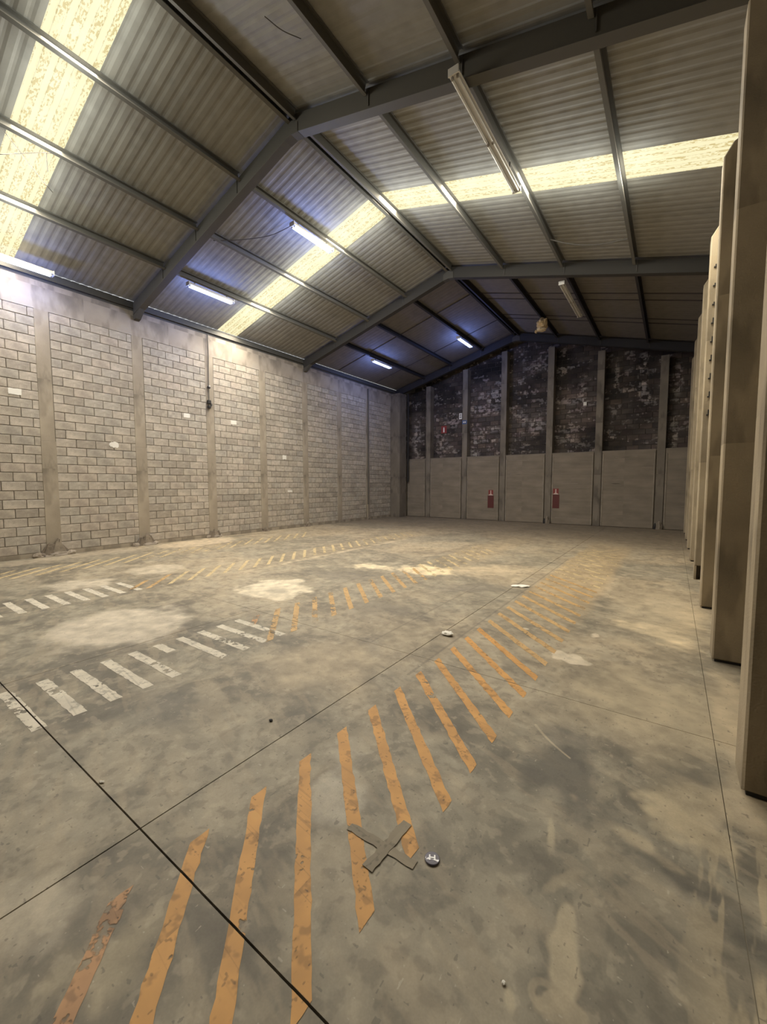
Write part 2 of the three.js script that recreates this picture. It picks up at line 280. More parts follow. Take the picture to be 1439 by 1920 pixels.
// ------------------------------------------------------------------ BLOCKS
function blockGeo(l, h, d, e = 0.007, ou = 0, ov = 0) { // hollow concrete block facing +x, its arrises worn
  const y = h / 2, z = l / 2, yi = y - e, zi = z - e, xf = 0, xe = -e, xb = -d, P = [], U = [];
  const quad = (...q) => { for (const k of [0, 1, 2, 0, 2, 3]) { P.push(...q[k]); U.push(q[k][2] + ou, q[k][1] + ov); } };
  quad([xf, -yi, zi], [xf, -yi, -zi], [xf, yi, -zi], [xf, yi, zi]);
  quad([xf, yi, zi], [xf, yi, -zi], [xe, y, -z], [xe, y, z]); quad([xe, -y, z], [xe, -y, -z], [xf, -yi, -zi], [xf, -yi, zi]);
  quad([xe, -y, z], [xf, -yi, zi], [xf, yi, zi], [xe, y, z]); quad([xf, -yi, -zi], [xe, -y, -z], [xe, y, -z], [xf, yi, -zi]);
  quad([xe, y, z], [xe, y, -z], [xb, y, -z], [xb, y, z]); quad([xb, -y, z], [xb, -y, -z], [xe, -y, -z], [xe, -y, z]);
  quad([xb, -y, z], [xe, -y, z], [xe, y, z], [xb, y, z]); quad([xe, -y, -z], [xb, -y, -z], [xb, y, -z], [xe, y, -z]);
  const g = new THREE.BufferGeometry(); g.setAttribute('position', new THREE.Float32BufferAttribute(P, 3)); g.setAttribute('uv', new THREE.Float32BufferAttribute(U, 2)); g.computeVertexNormals(); return g;
}
const geoCache = new Map();
const block = (l, h, d, v) => { const k = `${l.toFixed(3)}_${h.toFixed(3)}_${v}`; if (!geoCache.has(k)) geoCache.set(k, blockGeo(l, h, d, 0.007, v * 0.37, v * 0.23)); return geoCache.get(k); };
const tones = [[0.56, 0.50, 0.42], [0.52, 0.465, 0.385], [0.48, 0.43, 0.355], [0.51, 0.475, 0.41], [0.44, 0.41, 0.355], [0.60, 0.54, 0.455], [0.38, 0.34, 0.285], [0.54, 0.47, 0.395]];
for (const c of tones) for (let i = 0; i < 3; i++) c[i] = (0.6 * c[i] + 0.4 * [0.51, 0.455, 0.375][i]) * 1.02;
const mBlocks = tones.map(c => concrete(...c)), mBlockField = new THREE.MeshStandardMaterial({ vertexColors: true, roughness: 0.92, map: grain, bumpMap: relief, bumpScale: 0.003 });
function paintGeo(g, c) { const n = g.attributes.position.count, a = new Float32Array(n * 3); for (let i = 0; i < n; i++) a.set(c, i * 3); g.setAttribute('color', new THREE.BufferAttribute(a, 3)); return g; }

// ------------------------------------------------------------------ WALL with pilasters (beside the near skylight)
const wallLeft = structure('wall_left');
{
  part('wall_core', worldUV(box(0.16, 6.1, WF - WB + 0.6, WL - 0.016 - 0.08, 3.05, (WF + WB) / 2)), mJoint, wallLeft);
  part('ring_beam', worldUV(box(0.2, 0.62, WF - WB + 0.2, WL - 0.1 + 0.006, 5.81, (WF + WB) / 2)), mBeamTop, wallLeft);
  part('base_strip', worldUV(box(0.2, 0.10, WF - WB + 0.2, WL - 0.1 + 0.012, 0.05, (WF + WB) / 2)), mPilaster, wallLeft);
  const field = [], rows = 27, h = 0.2, jt = 0.011; let singles = 0;
  for (let b = -1; b < PIL.length; b++) {
    const zs = b < 0 ? WF : PIL[b] - 0.13, ze = b + 1 < PIL.length ? PIL[b + 1] + 0.13 : -16.95;
    for (let r = 0; r < rows; r++) {
      const y = 0.1 + h * (r + 0.5); let z = zs, first = true;
      const rowTone = vn(r * 0.9 + b * 7.1, 3.3) > 0.80 ? -0.12 : 0;
      while (z > ze + 0.02) {
        let l = first && r % 2 ? 0.2 : 0.4; first = false; if (z - l < ze) l = z - ze; if (z - l - ze < 0.05 && z - l > ze) l = z - ze;
        const zc = z - l / 2, k = Math.min(7, Math.floor(rnd() * 8)), out = rr(-0.003, 0.004), long = l - jt;
        z -= l;
        const single = b >= 0 && b <= 2 && singles < 300 || (b === 0 || b === -1) && zc < -2.0 && singles < 300;
        if (single && zc < -2.0 && zc > -7.1) {
          const o = part('brick', block(long, h - jt, 0.03, k % 3), mBlocks[k], wallLeft); o.position.set(WL + out, y, zc); singles++;
        } else {
          const t = tones[k], g = blockGeo(long, h - jt, 0.03, 0.007, rnd() * 3, rnd() * 3).translate(WL + out, y, zc); field.push(paintGeo(g, t.map(c => c * (1 + rowTone))));
        }
      }
    }
  }
  const f = part('brick_field', mergeGeometries(field), mBlockField, wallLeft); f.userData.kind = 'stuff';
  for (const z of PIL) { // cast pilaster with a slightly wider lower lift
    const lo = rbox(0.12, 2.62, 0.285, 0.008, 0, 1.31, 0), up = rbox(0.112, 3.5, 0.265, 0.006, 0, 4.37, 0.006);
    part('pilaster', worldUV(mergeGeometries([lo, up]), z, 0), mPilaster, wallLeft).position.set(WL - 0.052, 0, z);
  }
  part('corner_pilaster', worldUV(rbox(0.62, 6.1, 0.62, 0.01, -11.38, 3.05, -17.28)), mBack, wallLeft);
  const feet = [[1, 1.55], [2, 1.25], [3, 1.0], [5, 0.7], [4, 0.5], [7, 0.5]]; // broken mortar flaring at the feet
  const dark = [concrete(0.25, 0.21, 0.165), concrete(0.36, 0.31, 0.245), concrete(0.46, 0.40, 0.32)];
  for (const [i, s] of feet) {
    const shard = (w0, w1, hh, d, tilt, m, y, dz) => { const q = []; for (let k = 0; k <= 5; k++) q.push([-w0 / 2 + w0 * k / 5, 0]); for (let k = 5; k >= 0; k--) q.push([(-w1 / 2 + w1 * k / 5) + tilt + rr(-0.012, 0.012), hh * rr(0.78, 1.1)]); const g = worldUV(prism(q, d, 0.006).rotateY(Math.PI / 2)); part('mortar_clump', g, dark[m], wallLeft).position.set(WL + 0.02 + d / 2, y, PIL[i] + dz); };
    shard(0.44 * s, 0.27, 0.19 * s, 0.05, 0, 0, 0, 0); shard(0.20 * s, 0.10, 0.24 * s, 0.07, -0.02, 1, 0, -0.05 * s); shard(0.15 * s, 0.08, 0.17 * s, 0.085, 0.015, 0, 0, 0.08 * s);
    for (const [dz, m, r] of [[0.20, 1, 0.06], [-0.20, 2, 0.05], [0.15, 0, 0.05]]) part('mortar_clump', worldUV(lump(1, r * s, r * s * 0.9, r * s * 1.2, 0.6, 3, i + dz * 30)), dark[m], wallLeft).position.set(WL + 0.05, 0.02, PIL[i] + dz * s);
    part('mortar_clump', worldUV(lump(1, 0.07 * s, 0.05 * s, 0.16 * s, 0.6, 3, i)), dark[1], wallLeft).position.set(WL + 0.09, 0.01, PIL[i] - 0.04);
  }
}
// ------------------------------------------------------------------ END WALL
const wallBack = structure('wall_back');
const COLX = [-9.93, -7.99, -6.17, -4.23, -2.40, -0.38];
{
  const up = WB - 0.36;
  const gable = (x0, x1, top, z, d) => prism([[x0, 0], [x1, 0], [x1, roofY(x1) + top], [RX, RY + top], [x0, roofY(x0) + top]], d).translate(0, 0, z - d / 2);
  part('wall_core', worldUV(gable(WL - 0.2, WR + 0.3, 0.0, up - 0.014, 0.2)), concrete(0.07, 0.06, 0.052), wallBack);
  const tn = [[0.88, 0.86, 0.85], [0.72, 0.70, 0.72], [1.05, 1.0, 0.96], [0.6, 0.58, 0.6], [1.15, 1.04, 0.98], [0.85, 0.76, 0.78]];
  const splats = [[-10.75, 3.9, 0.18, 0.9, 0.9], [-9.0, 4.95, 0.35, 0.12, 1], [-8.75, 4.6, 0.3, 0.25, 0.9], [-9.3, 3.5, 0.3, 0.4, 0.6], [-7.3, 5.05, 0.7, 0.22, 1], [-6.7, 5.55, 0.35, 0.3, 0.9], [-7.2, 4.1, 0.7, 0.12, 0.9], [-7.6, 3.3, 0.2, 0.5, 0.9], [-6.9, 3.65, 0.4, 0.1, 0.8], [-5.4, 4.5, 0.16, 0.3, 0.8], [-4.85, 4.15, 0.28, 0.3, 1], [-5.0, 6.6, 0.4, 0.15, 0.6], [-3.4, 5.0, 0.5, 0.12, 0.9], [-3.1, 5.35, 0.16, 0.3, 0.7], [-1.05, 5.6, 0.13, 0.9, 0.9], [-1.9, 5.7, 0.08, 0.5, 0.6], [-0.9, 4.8, 0.1, 0.3, 0.7], [-1.9, 4.6, 0.25, 0.1, 0.6], [-0.05, 3.5, 0.12, 0.5, 1], [0.0, 5.4, 0.14, 0.5, 0.9], [-3.6, 3.5, 0.3, 0.25, 0.35], [-2.9, 3.3, 0.4, 0.2, 0.3]];
  const rough = tex(2048, 1024, (u, v) => { // old limewash and scraped plaster left on the rough blocks, whose colour is darkened for poor light
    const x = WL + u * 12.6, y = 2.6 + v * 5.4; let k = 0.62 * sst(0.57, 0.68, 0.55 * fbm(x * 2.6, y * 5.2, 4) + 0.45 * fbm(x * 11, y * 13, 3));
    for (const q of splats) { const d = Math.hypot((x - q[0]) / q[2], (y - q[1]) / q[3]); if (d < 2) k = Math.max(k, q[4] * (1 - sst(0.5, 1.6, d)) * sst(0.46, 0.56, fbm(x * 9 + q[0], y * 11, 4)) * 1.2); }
    const n = 0.62 + 0.75 * (fbm(x * 4 + 3, y * 5, 4) - 0.22), darkening = 1 - 0.55 * sst(0.48, 0.7, fbm(x * 0.8 + 4, y * 0.9, 3)) - 0.3 * sst(5.2, 6.8, y);  // patchy darkening, stronger towards the top
    const b = [0.112 * n * darkening, 0.094 * n * darkening, 0.082 * n * darkening]; k = Math.min(1, k) * 0.72; return [b[0] + (0.44 - b[0]) * k, b[1] + (0.41 - b[1]) * k, b[2] + (0.38 - b[2]) * k];
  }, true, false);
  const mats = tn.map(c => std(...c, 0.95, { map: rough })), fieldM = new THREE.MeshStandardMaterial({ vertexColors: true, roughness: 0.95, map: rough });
  const field = []; let n = 0;
  for (let r = 0; r < 26; r++) {
    const y = 2.7 + 0.2 * (r + 0.5); let x = -11.3 - (r % 2) * 0.2;
    for (; x < WR; x += 0.4) {
      const xc = x + 0.2; if (y + 0.1 > roofY(xc) - 0.02) continue;
      const k = Math.floor(rnd() * 6), oz = rr(-0.008, 0.014), g = blockGeo(0.386, 0.187, 0.03, 0.008).rotateY(-Math.PI / 2), p = g.attributes.position, uv = g.attributes.uv;
      for (let i = 0; i < p.count; i++) uv.setXY(i, (p.getX(i) + xc - WL) / 12.6, (p.getY(i) + y - 2.6) / 5.4);
      const hid = COLX.some(c => Math.abs(c - xc + 0.1) < 0.12);
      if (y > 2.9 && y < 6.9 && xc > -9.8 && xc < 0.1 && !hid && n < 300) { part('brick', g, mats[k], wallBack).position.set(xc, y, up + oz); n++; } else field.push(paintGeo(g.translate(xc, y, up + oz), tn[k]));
    }
  }
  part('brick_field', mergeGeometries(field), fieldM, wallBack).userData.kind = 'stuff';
  // rendered lower wall: panels a little proud of the pilasters, with trowelled edges and ridges
  part('lower_wall_core', worldUV(box(WR - WL + 0.3, 2.86, 0.28, (WR + WL) / 2, 1.43, WB - 0.20)), mWain, wallBack);
  const edges = [-11.1, ...COLX, WR - 0.02], mEdge = std(0.33, 0.29, 0.235, 0.9, { map: rep(soft, 0.5) });
  for (let i = 0; i + 1 < edges.length; i++) {
    const x0 = edges[i] + (i ? 0.15 : 0), x1 = edges[i + 1] - (i + 2 < edges.length ? 0.15 : 0), w = x1 - x0, hgt = 2.86 + 0.012 * i;
    part('render_panel', worldUV(rbox(w, hgt - 0.02, 0.06, 0.012, (x0 + x1) / 2, hgt / 2, WB - 0.02), i * 3.1, i), mWain, wallBack);
    for (const x of [x0 + 0.03, x1 - 0.03]) part('render_edge', worldUV(rbox(0.05, hgt - rr(0.1, 0.3), 0.03, 0.012, x, hgt / 2 - 0.05, WB + 0.008), i, 0), mEdge, wallBack);
    for (let k = 0; k < 7; k++) { const l = rr(0.25, Math.max(0.4, w * 0.55)), cx = rr(x0 + 0.1 + l / 2, x1 - 0.1 - l / 2); if (cx - l / 2 > x0 && cx + l / 2 < x1) part('render_ridge', worldUV(rbox(l, rr(0.012, 0.028), 0.012, 0.004, cx, 0.26 + 0.2 * Math.floor(rr(0, 13)) + rr(-0.01, 0.01), WB + 0.012)), mEdge, wallBack); }
  }
  part('wall_cap', worldUV(rbox(WR - WL, 0.06, 0.33, 0.01, (WR + WL) / 2, 2.885, WB - 0.19)), mWain, wallBack);
  COLX.forEach((x, i) => {
    const top = roofY(x) - 0.42;
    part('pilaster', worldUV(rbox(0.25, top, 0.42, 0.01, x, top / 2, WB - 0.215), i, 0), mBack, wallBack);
    if (i === 3 || i === 5) for (const [dx, s, m] of [[-0.09, 0.10, mBlack], [0.02, 0.16, mWain], [0.10, 0.09, mJoint]]) part('mortar_clump', worldUV(lump(1, s * 0.55, s * 1.6, s * 0.5, 0.4, 2, i + dx * 20)), m, wallBack).position.set(x + dx, 0.05, WB + 0.07);
  });
}
// ------------------------------------------------------------------ WALL behind the concrete columns, and the wall behind the camera
const wallRight = structure('wall_right');
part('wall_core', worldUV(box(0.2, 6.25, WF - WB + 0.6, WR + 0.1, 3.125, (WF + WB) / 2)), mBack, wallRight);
part('eave_beam', box(0.06, 0.2, WF - WB, WR - 0.03, 6.17, (WF + WB) / 2), mSteel, wallRight);
const wallFront = structure('wall_front');
part('wall_core', worldUV(prism([[WL - 0.2, 0], [WR + 0.2, 0], [WR + 0.2, roofY(WR + 0.2)], [RX, RY], [WL - 0.2, roofY(WL - 0.2)]], 0.2).translate(0, 0, WF + 0.1)), cast(0.11, 0.095, 0.075), wallFront);

// ------------------------------------------------------------------ ROOF
const ceiling = structure('ceiling');
const slopeBasis = side => { // local x along the hall, y the normal, z down the slope
  const n = side < 0 ? new THREE.Vector3(-A, B, 0) : new THREE.Vector3(A, B, 0), d = side < 0 ? new THREE.Vector3(-B, -A, 0) : new THREE.Vector3(B, -A, 0), x = new THREE.Vector3().crossVectors(n, d);
  return new THREE.Matrix4().makeBasis(x, n, d);
};
const LEN = { '-1': (RX - (WL - 0.018)) * CN - 0.04, '1': (WR + 0.16 - RX) * CN - 0.04 };
function ribs(t0, rh = 0.008) { // sheet outline in (along the hall, up): four ribs, thickness t0
  const lo = [], p = SHEET / 4, x0 = -SHEET / 2;
  for (let k = 0; k < 4; k++) lo.push([x0 + k * p, 0], [x0 + k * p + 0.07, 0], [x0 + k * p + 0.106, rh], [x0 + k * p + 0.136, rh]);
  lo.push([SHEET / 2, 0]);
  return [...lo, ...lo.slice().reverse().map(([x, y]) => [x, y + t0])];
}
const sheetGeo = {}, flatGeo = {}, panelGeo = {};
for (const s of [-1, 1]) {
  const g = prism(ribs(0.006), LEN[s]).translate(0, 0, LEN[s] / 2 + 0.04), uv = g.attributes.uv, p = g.attributes.position;
  for (let i = 0; i < uv.count; i++) uv.setXY(i, p.getX(i) * 1.5, p.getZ(i) * 0.3);
  sheetGeo[s] = g;
  const fg = prism(ribs(0.006, 0.004), LEN[s]).translate(0, 0, LEN[s] / 2 + 0.04); fg.attributes.uv.copy(uv); flatGeo[s] = fg;
  const q = prism(ribs(0.004), LEN[s]).translate(0, 0, LEN[s] / 2 + 0.04), u2 = q.attributes.uv, p2 = q.attributes.position;
  for (let i = 0; i < u2.count; i++) u2.setXY(i, p2.getX(i) / SHEET + 0.5, p2.getZ(i) / LEN[s]);
  panelGeo[s] = q;
}
// yellowed fibreglass: bright crests, mottled flats
const fib = tex(512, 2048, (u, v) => {
  const w = (u * 4) % 1, crest = sst(0.50, 0.56, w) * (1 - sst(0.86, 0.92, w));
  const m = fbm(u * 46, v * 190, 3), k = sst(0.49, 0.62, m) * (1 - 0.95 * crest) * sst(0.25, 0.45, fbm(u * 9 + 5, v * 24, 3)) * 1.15, e = 1 - 0.30 * (1 - sst(0.0, 0.035, Math.abs(w - 0.48))) * (0.5 + 0.8 * fbm(u * 60, v * 120, 2)) - 0.22 * (1 - sst(0.0, 0.03, Math.abs(w - 0.94)));
  return [(1.0 - 0.26 * k) * e, (0.91 - 0.30 * k) * e, (0.57 - 0.27 * k) * e];
});
const mFib = std(0.04, 0.04, 0.03, 0.8, { emissive: new THREE.Color(1, 1, 1), emissiveMap: fib, emissiveIntensity: 0.90, side: THREE.DoubleSide });
const lights = [[-1, 0, DAY_L[0]], [-1, 8, DAY_L[1]], [1, 8, DAY_L[2]]];
let win = 0;
for (const s of [-1, 1]) {
  const M = slopeBasis(s);
  for (let k = -6; k <= 23; k++) {
    const z = SHEET0 - SHEET * (k + 0.5), sky = lights.find(q => q[0] === s && q[1] === k);
    const put = o => { o.applyMatrix4(new THREE.Matrix4().makeTranslation(RX, RY, z).multiply(M)); return o; };
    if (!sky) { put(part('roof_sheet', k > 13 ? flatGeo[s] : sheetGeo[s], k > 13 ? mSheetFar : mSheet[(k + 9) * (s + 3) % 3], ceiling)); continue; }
    const w = structure('window_' + (++win)); put(part('skylight_panel', panelGeo[s], mFib, w));
    const l = new THREE.RectAreaLight(DAY, sky[2], SHEET - 0.04, 6.1), c = 3.15 / CN;
    l.position.set(RX + s * c - s * A * 0.03, RY - S * c - B * 0.03, z); scene.add(l);
    l.up.set(s * B, -A, 0); l.lookAt(l.position.clone().add(new THREE.Vector3(-s * A, -B, 0)));
    for (const t of [0.45, 1.15, 1.9, 2.6, 3.35, 4.05, 4.8]) { const p = new THREE.PointLight(new THREE.Color(0.96, 1.0, 0.94), GLOW); p.position.set(RX + s * t, RY - S * t - 0.34, z); p.castShadow = true; p.shadow.radius = 8; scene.add(p); }
  }
  for (const z of s < 0 ? [-13.05, -15.62] : [-13.2, -13.68, -15.25, -15.66]) part('lap_seam', box(0.04, 0.02, LEN[s] - 0.1, 0, -0.008, LEN[s] / 2), mLap, ceiling).applyMatrix4(new THREE.Matrix4().makeTranslation(RX, RY, z).multiply(M));
}
part('ridge_cap', prism([[-0.3, -S * 0.3 + 0.045], [0, 0.05], [0.3, -S * 0.3 + 0.045], [0.3, -S * 0.3 + 0.055], [0, 0.062], [-0.3, -S * 0.3 + 0.055]], WF - WB + 0.2).translate(RX, RY, (WF + WB) / 2), mSheet[0], ceiling);

// ------------------------------------------------------------------ RAFTERS and PURLINS
const RW = 0.14, RT = 0.06, RB = 0.355;
const PX = [[-1, 0.11], [-1, 1.50], [-1, 2.98], [-1, 4.41], [1, 0.11], [1, 1.62], [1, 3.12], [1, 4.66]];
const rafterLabels = ['grey steel gable rafter nearest the camera, crossing the whole roof before the far skylights', 'grey steel gable rafter in the middle of the hall, just beyond the two far skylights', 'dark steel gable rafter close against the dark end wall'];
FRAME.forEach((z, i) => {
  const t = thing('steel_rafter', rafterLabels[i], 'rafter', [RX, RY, z]);
  const x0 = WL + 0.02 - RX, x1 = WR - 0.04 - RX, off = i === 2 ? 0 : 0;
  for (const [a, b] of [[x0, -0.02], [0.02, x1]]) {
    const ya = -S * Math.abs(a), yb = -S * Math.abs(b);
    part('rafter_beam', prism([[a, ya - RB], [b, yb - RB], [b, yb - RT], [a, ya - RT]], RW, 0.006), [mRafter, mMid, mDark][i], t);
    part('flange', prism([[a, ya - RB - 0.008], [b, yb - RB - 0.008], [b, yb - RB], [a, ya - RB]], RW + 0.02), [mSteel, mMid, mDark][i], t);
  }
  part('ridge_plate', prism([[-0.16, -S * 0.16 - RB - 0.012], [0, -RB - 0.03], [0.16, -S * 0.16 - RB - 0.012], [0.16, -S * 0.16 - 0.2], [0, -0.16], [-0.16, -S * 0.16 - 0.2]], RW + 0.024), mRafter, t);
  part('wall_bracket', prism([[x0, -S * -x0 - RB - 0.14], [x0 + 0.10, S * (x0 + 0.1) - RB - 0.14], [x0 + 0.36, S * (x0 + 0.36) - RB], [x0, S * x0 - RB]], RW, 0.005), mRafter, t);
  for (const [s, d] of PX.filter(p => p[1] > 1)) part('cleat', box(0.012, 0.24, 0.014, s * (d + 0.04), -S * d - 0.21, RW / 2 + 0.008), mSteel, t);
});
const cShape = (h, w, e) => [[0, 0], [w, 0], [w, -0.018], [w - e, -0.018], [w - e, -e], [e, -e], [e, -h + e], [w - e, -h + e], [w - e, -h + 0.018], [w, -h + 0.018], [w, -h], [0, -h]];
const bays = [[WF, FRAME[0] + RW / 2 + 0.012], [FRAME[0] - RW / 2 - 0.012, FRAME[1] + RW / 2 + 0.012], [FRAME[1] - RW / 2 - 0.012, FRAME[2] + RW / 2 + 0.012]];
const purlinLabels = ['steel ridge purlin along the roof peak, on the block wall side', 'steel purlin carrying two lit tubes, first below the peak above the block wall', 'plain steel purlin without lamps between the two lamp-carrying purlins above the block wall', 'lowest lamp-carrying steel purlin, last one before the block wall', 'steel ridge purlin along the roof peak, on the concrete column side', 'steel purlin with a lumpy tan nest hanging near its far end', 'steel purlin with two unlit white tube fixtures hanging under it', 'steel purlin closest to the tops of the concrete columns'];
PX.forEach(([s, d], i) => {
  const t = thing('steel_purlin', purlinLabels[i], 'purlin', [RX + s * d, RY - S * d - 0.004, 0], 'steel roof purlins');
  const m = new THREE.Matrix4().makeBasis(new THREE.Vector3(s < 0 ? B : B, s < 0 ? A : -A, 0), new THREE.Vector3(s < 0 ? -A : A, B, 0), new THREE.Vector3(0, 0, 1));
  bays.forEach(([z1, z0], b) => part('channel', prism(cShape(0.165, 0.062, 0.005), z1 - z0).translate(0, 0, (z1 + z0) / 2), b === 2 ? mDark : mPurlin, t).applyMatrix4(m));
});
{ // eave channel above the block wall, with the ribs open above it
  const t = thing('eave_channel', 'dark steel eave channel along the top of the block wall, under small daylight gaps', 'eave channel', [WL, roofY(WL) - 0.028, 0]);
  for (const [z1, z0] of bays) part('channel', prism([[0, 0], [0.006, 0], [0.006, -0.15], [0.07, -0.165], [0.07, -0.175], [0, -0.165]], z1 - z0 - 0.02).translate(0, 0, (z1 + z0) / 2), mSteel, t);
  part('flashing', box(0.02, 0.09, WF - WB, -0.006, -0.21, (WF + WB) / 2), mSteel, t);
  for (let k = -14; k < 90; k++) { // filler blocks under the ribs; a few of the ribs are left open to the sky
    const z = SHEET0 - 0.17 * k, open = z < -1 && z > -8 && k % 9 !== 5; part('filler', box(0.012, 0.034, open ? 0.132 : 0.17, 0.004, -0.012, z - 0.085), mSteel, t);
  }
  for (const z of FRAME) part('end_plate', box(0.012, 0.42, 0.34, -0.004, -0.2, z), mSteel, t);
}
// ------------------------------------------------------------------ CONCRETE COLUMNS
const ordinal = ['nearest concrete column, its broad dark face running out of the frame', 'second concrete column from the camera, reaching up beside the end of the skylight', 'third concrete column from the camera, its slanted top cutting across the skylight corner', 'fourth concrete column, with a vertical row of bent rebar stubs and a hole at its foot', 'fifth concrete column from the camera, just beyond the one with rebar stubs', 'sixth concrete column from the camera, a thin strip before the end wall', 'seventh concrete column from the camera, second from the end wall', 'last concrete column of the row, next to the end wall'];
for (let k = 0; k < 8; k++) {
  const z = -2.90 - 1.99 * k, x0 = 0.36, x1 = WR - 0.005, top = 5.66, t = thing('concrete_column', ordinal[k], 'column', [x0, 0, z], 'concrete columns along the side wall'), w = x1 - x0, base = k === 3 ? 0.24 : 0.022;
  const shaft = prism([[0, base], [w, base], [w, top + 0.36], [0.2, top + 0.2], [0.09, top + 0.15], [0, top]], 0.27, 0.012);
  part('shaft', worldUV(shaft, k * 1.7, 0), mColumn, t);
  if (k === 3) {
    part('foot', worldUV(box(w - 0.005, 0.24, 0.12, w / 2, 0.12, -0.075)), mJoint, t);
    part('foot_side', worldUV(box(0.03, 0.24, 0.27, 0.015, 0.12, 0)), mColumn, t);
    for (let j = 0; j < 9; j++) { const l = j < 6 ? 0.085 : 0.04; part('rebar_stub', mergeGeometries([box(0.016, l, 0.02, 0.078, 2.79 + 0.297 * j + l / 2, 0.14), box(0.032, 0.018, 0.024, 0.068, 2.79 + 0.297 * j, 0.142)]), mBlack, t); }
  }
  if (k !== 3) part('base_joint', box(w - 0.03, 0.03, 0.25, w / 2 + 0.005, 0.012, 0), mBlack, t);
}
// ------------------------------------------------------------------ TUBE LIGHTS
const tubeCyl = new THREE.CylinderGeometry(0.015, 0.015, 1.17, 12).rotateX(Math.PI / 2);
function tubeLight(label, x, y, z, lit, hang, group) { // lit = strength // a folded white channel over twin tubes: one length burning, or two lengths dead
  const t = thing('tube_light', label, 'light fixture', [x, y, z], group), n = lit ? 1 : 2, L = 1.24 * n;
  part('housing', prism([[-0.035, 0.07], [0.035, 0.07], [0.07, 0.016], [0.07, 0.0], [-0.07, 0.0], [-0.07, 0.016]], L, 0.004), mWhite, t);
  for (const s of [-1, 1]) { part('end_cap', rbox(0.145, 0.095, 0.02, 0.004, 0, 0.022, s * (L / 2 + 0.008)), mWhite, t); part('hanger', box(0.02, hang, 0.03, 0, 0.07 + hang / 2, s * L * 0.36), mSteel, t); }
  for (let k = 0; k < n; k++) for (const dx of [-0.036, 0.036]) {
    const c = (k - (n - 1) / 2) * 1.22;
    part(lit ? 'lit_tube' : 'tube', tubeCyl, lit ? mTubeLit : mTubeOff, t).position.set(dx, -0.026, c);
    for (const e of [-0.595, 0.595]) part('lamp_holder', rbox(0.03, 0.05, 0.022, 0.004, dx, -0.018, c + e), mHolder, t);
  }
  if (lit) {
    const l = new THREE.RectAreaLight(TUBE, TUBE_L * lit, 0.1, 1.15); l.position.set(x, y - 0.045, z); l.lookAt(x, y - 1, z); scene.add(l);
    for (const e of [-0.35, 0.35]) { const p = new THREE.PointLight(new THREE.Color(0.20, 0.32, 1.0), 2.0 * lit); p.position.set(x, y - 0.24, z + e); p.castShadow = true; p.shadow.radius = 2; scene.add(p); }  // added blue point lights, imitating the bloom halo around the tubes
  }
}
const py = (x, d) => roofY(x) - d;
tubeLight('lit tube light along the top of the block wall, below the near skylight', -11.08, 6.14, -2.66, 0.6, 0.03, 'lit tube lights');
tubeLight('lit tube light just above the block wall, between the near rafter and the far skylight', -9.90, py(-9.90, 0.30), -6.27, 1, 0.045, 'lit tube lights');
tubeLight('lit tube light whose far end touches the far skylight, higher on the slope', -7.01, py(-7.01, 0.30), -7.05, 1, 0.045, 'lit tube lights');
tubeLight('lit tube light in the dark far bay, low above the block wall', -9.90, py(-9.90, 0.30), -13.82, 1, 0.045, 'lit tube lights');
tubeLight('lit tube light nearest the dark end wall, high on the slope', -7.01, py(-7.01, 0.30), -15.50, 1, 0.045, 'lit tube lights');
tubeLight('unlit white tube fixture in front, hanging from the near rafter to the skylight', -2.41, 6.715, -6.14, 0, 0.185, 'unlit tube lights');
tubeLight('unlit white tube fixture in the dark far bay, beyond the middle rafter', -2.52, 6.755, -12.68, 0, 0.165, 'unlit tube lights');

// ------------------------------------------------------------------ THINGS ON THE WALLS
const papers = [[3.63, -2.655, 0.22, 0.13, 'white paper label nearest the camera, high on the block wall'], [2.64, -4.515, 0.19, 0.13, 'torn white paper label between the first two pilasters, lower than its neighbours'], [3.635, -6.455, 0.19, 0.12, 'white paper label on the block wall just before the hanging power cord'], [3.625, -8.0, 0.21, 0.13, 'white paper label on the block wall just after the hanging power cord'], [2.62, -10.08, 0.18, 0.15, 'squarish white paper label on the block wall, above a small white strip'], [1.38, -10.32, 0.22, 0.07, 'small white paper strip low on the block wall']];
for (const [i, [y, z, w, h, label]] of papers.entries()) {
  const n = 7, pts = []; const j = i === 1 ? 0.02 : 0.005;
  for (const [a, b] of [[[-1, -1], [1, -1]], [[1, -1], [1, 1]], [[1, 1], [-1, 1]], [[-1, 1], [-1, -1]]]) for (let k = 0; k < n; k++) { const q = k / n; pts.push([(a[0] + (b[0] - a[0]) * q) * w / 2 + rr(-j, j), (a[1] + (b[1] - a[1]) * q) * h / 2 + rr(-j, j)]); }
  const o = shade(new THREE.Mesh(prism(pts, 0.003).rotateY(Math.PI / 2), mPaper)); o.name = numbered('paper_label'); o.position.set(WL + 0.0065, y, z); scene.add(o); tag(o, label, 'label', 'white paper labels on the block wall');
}
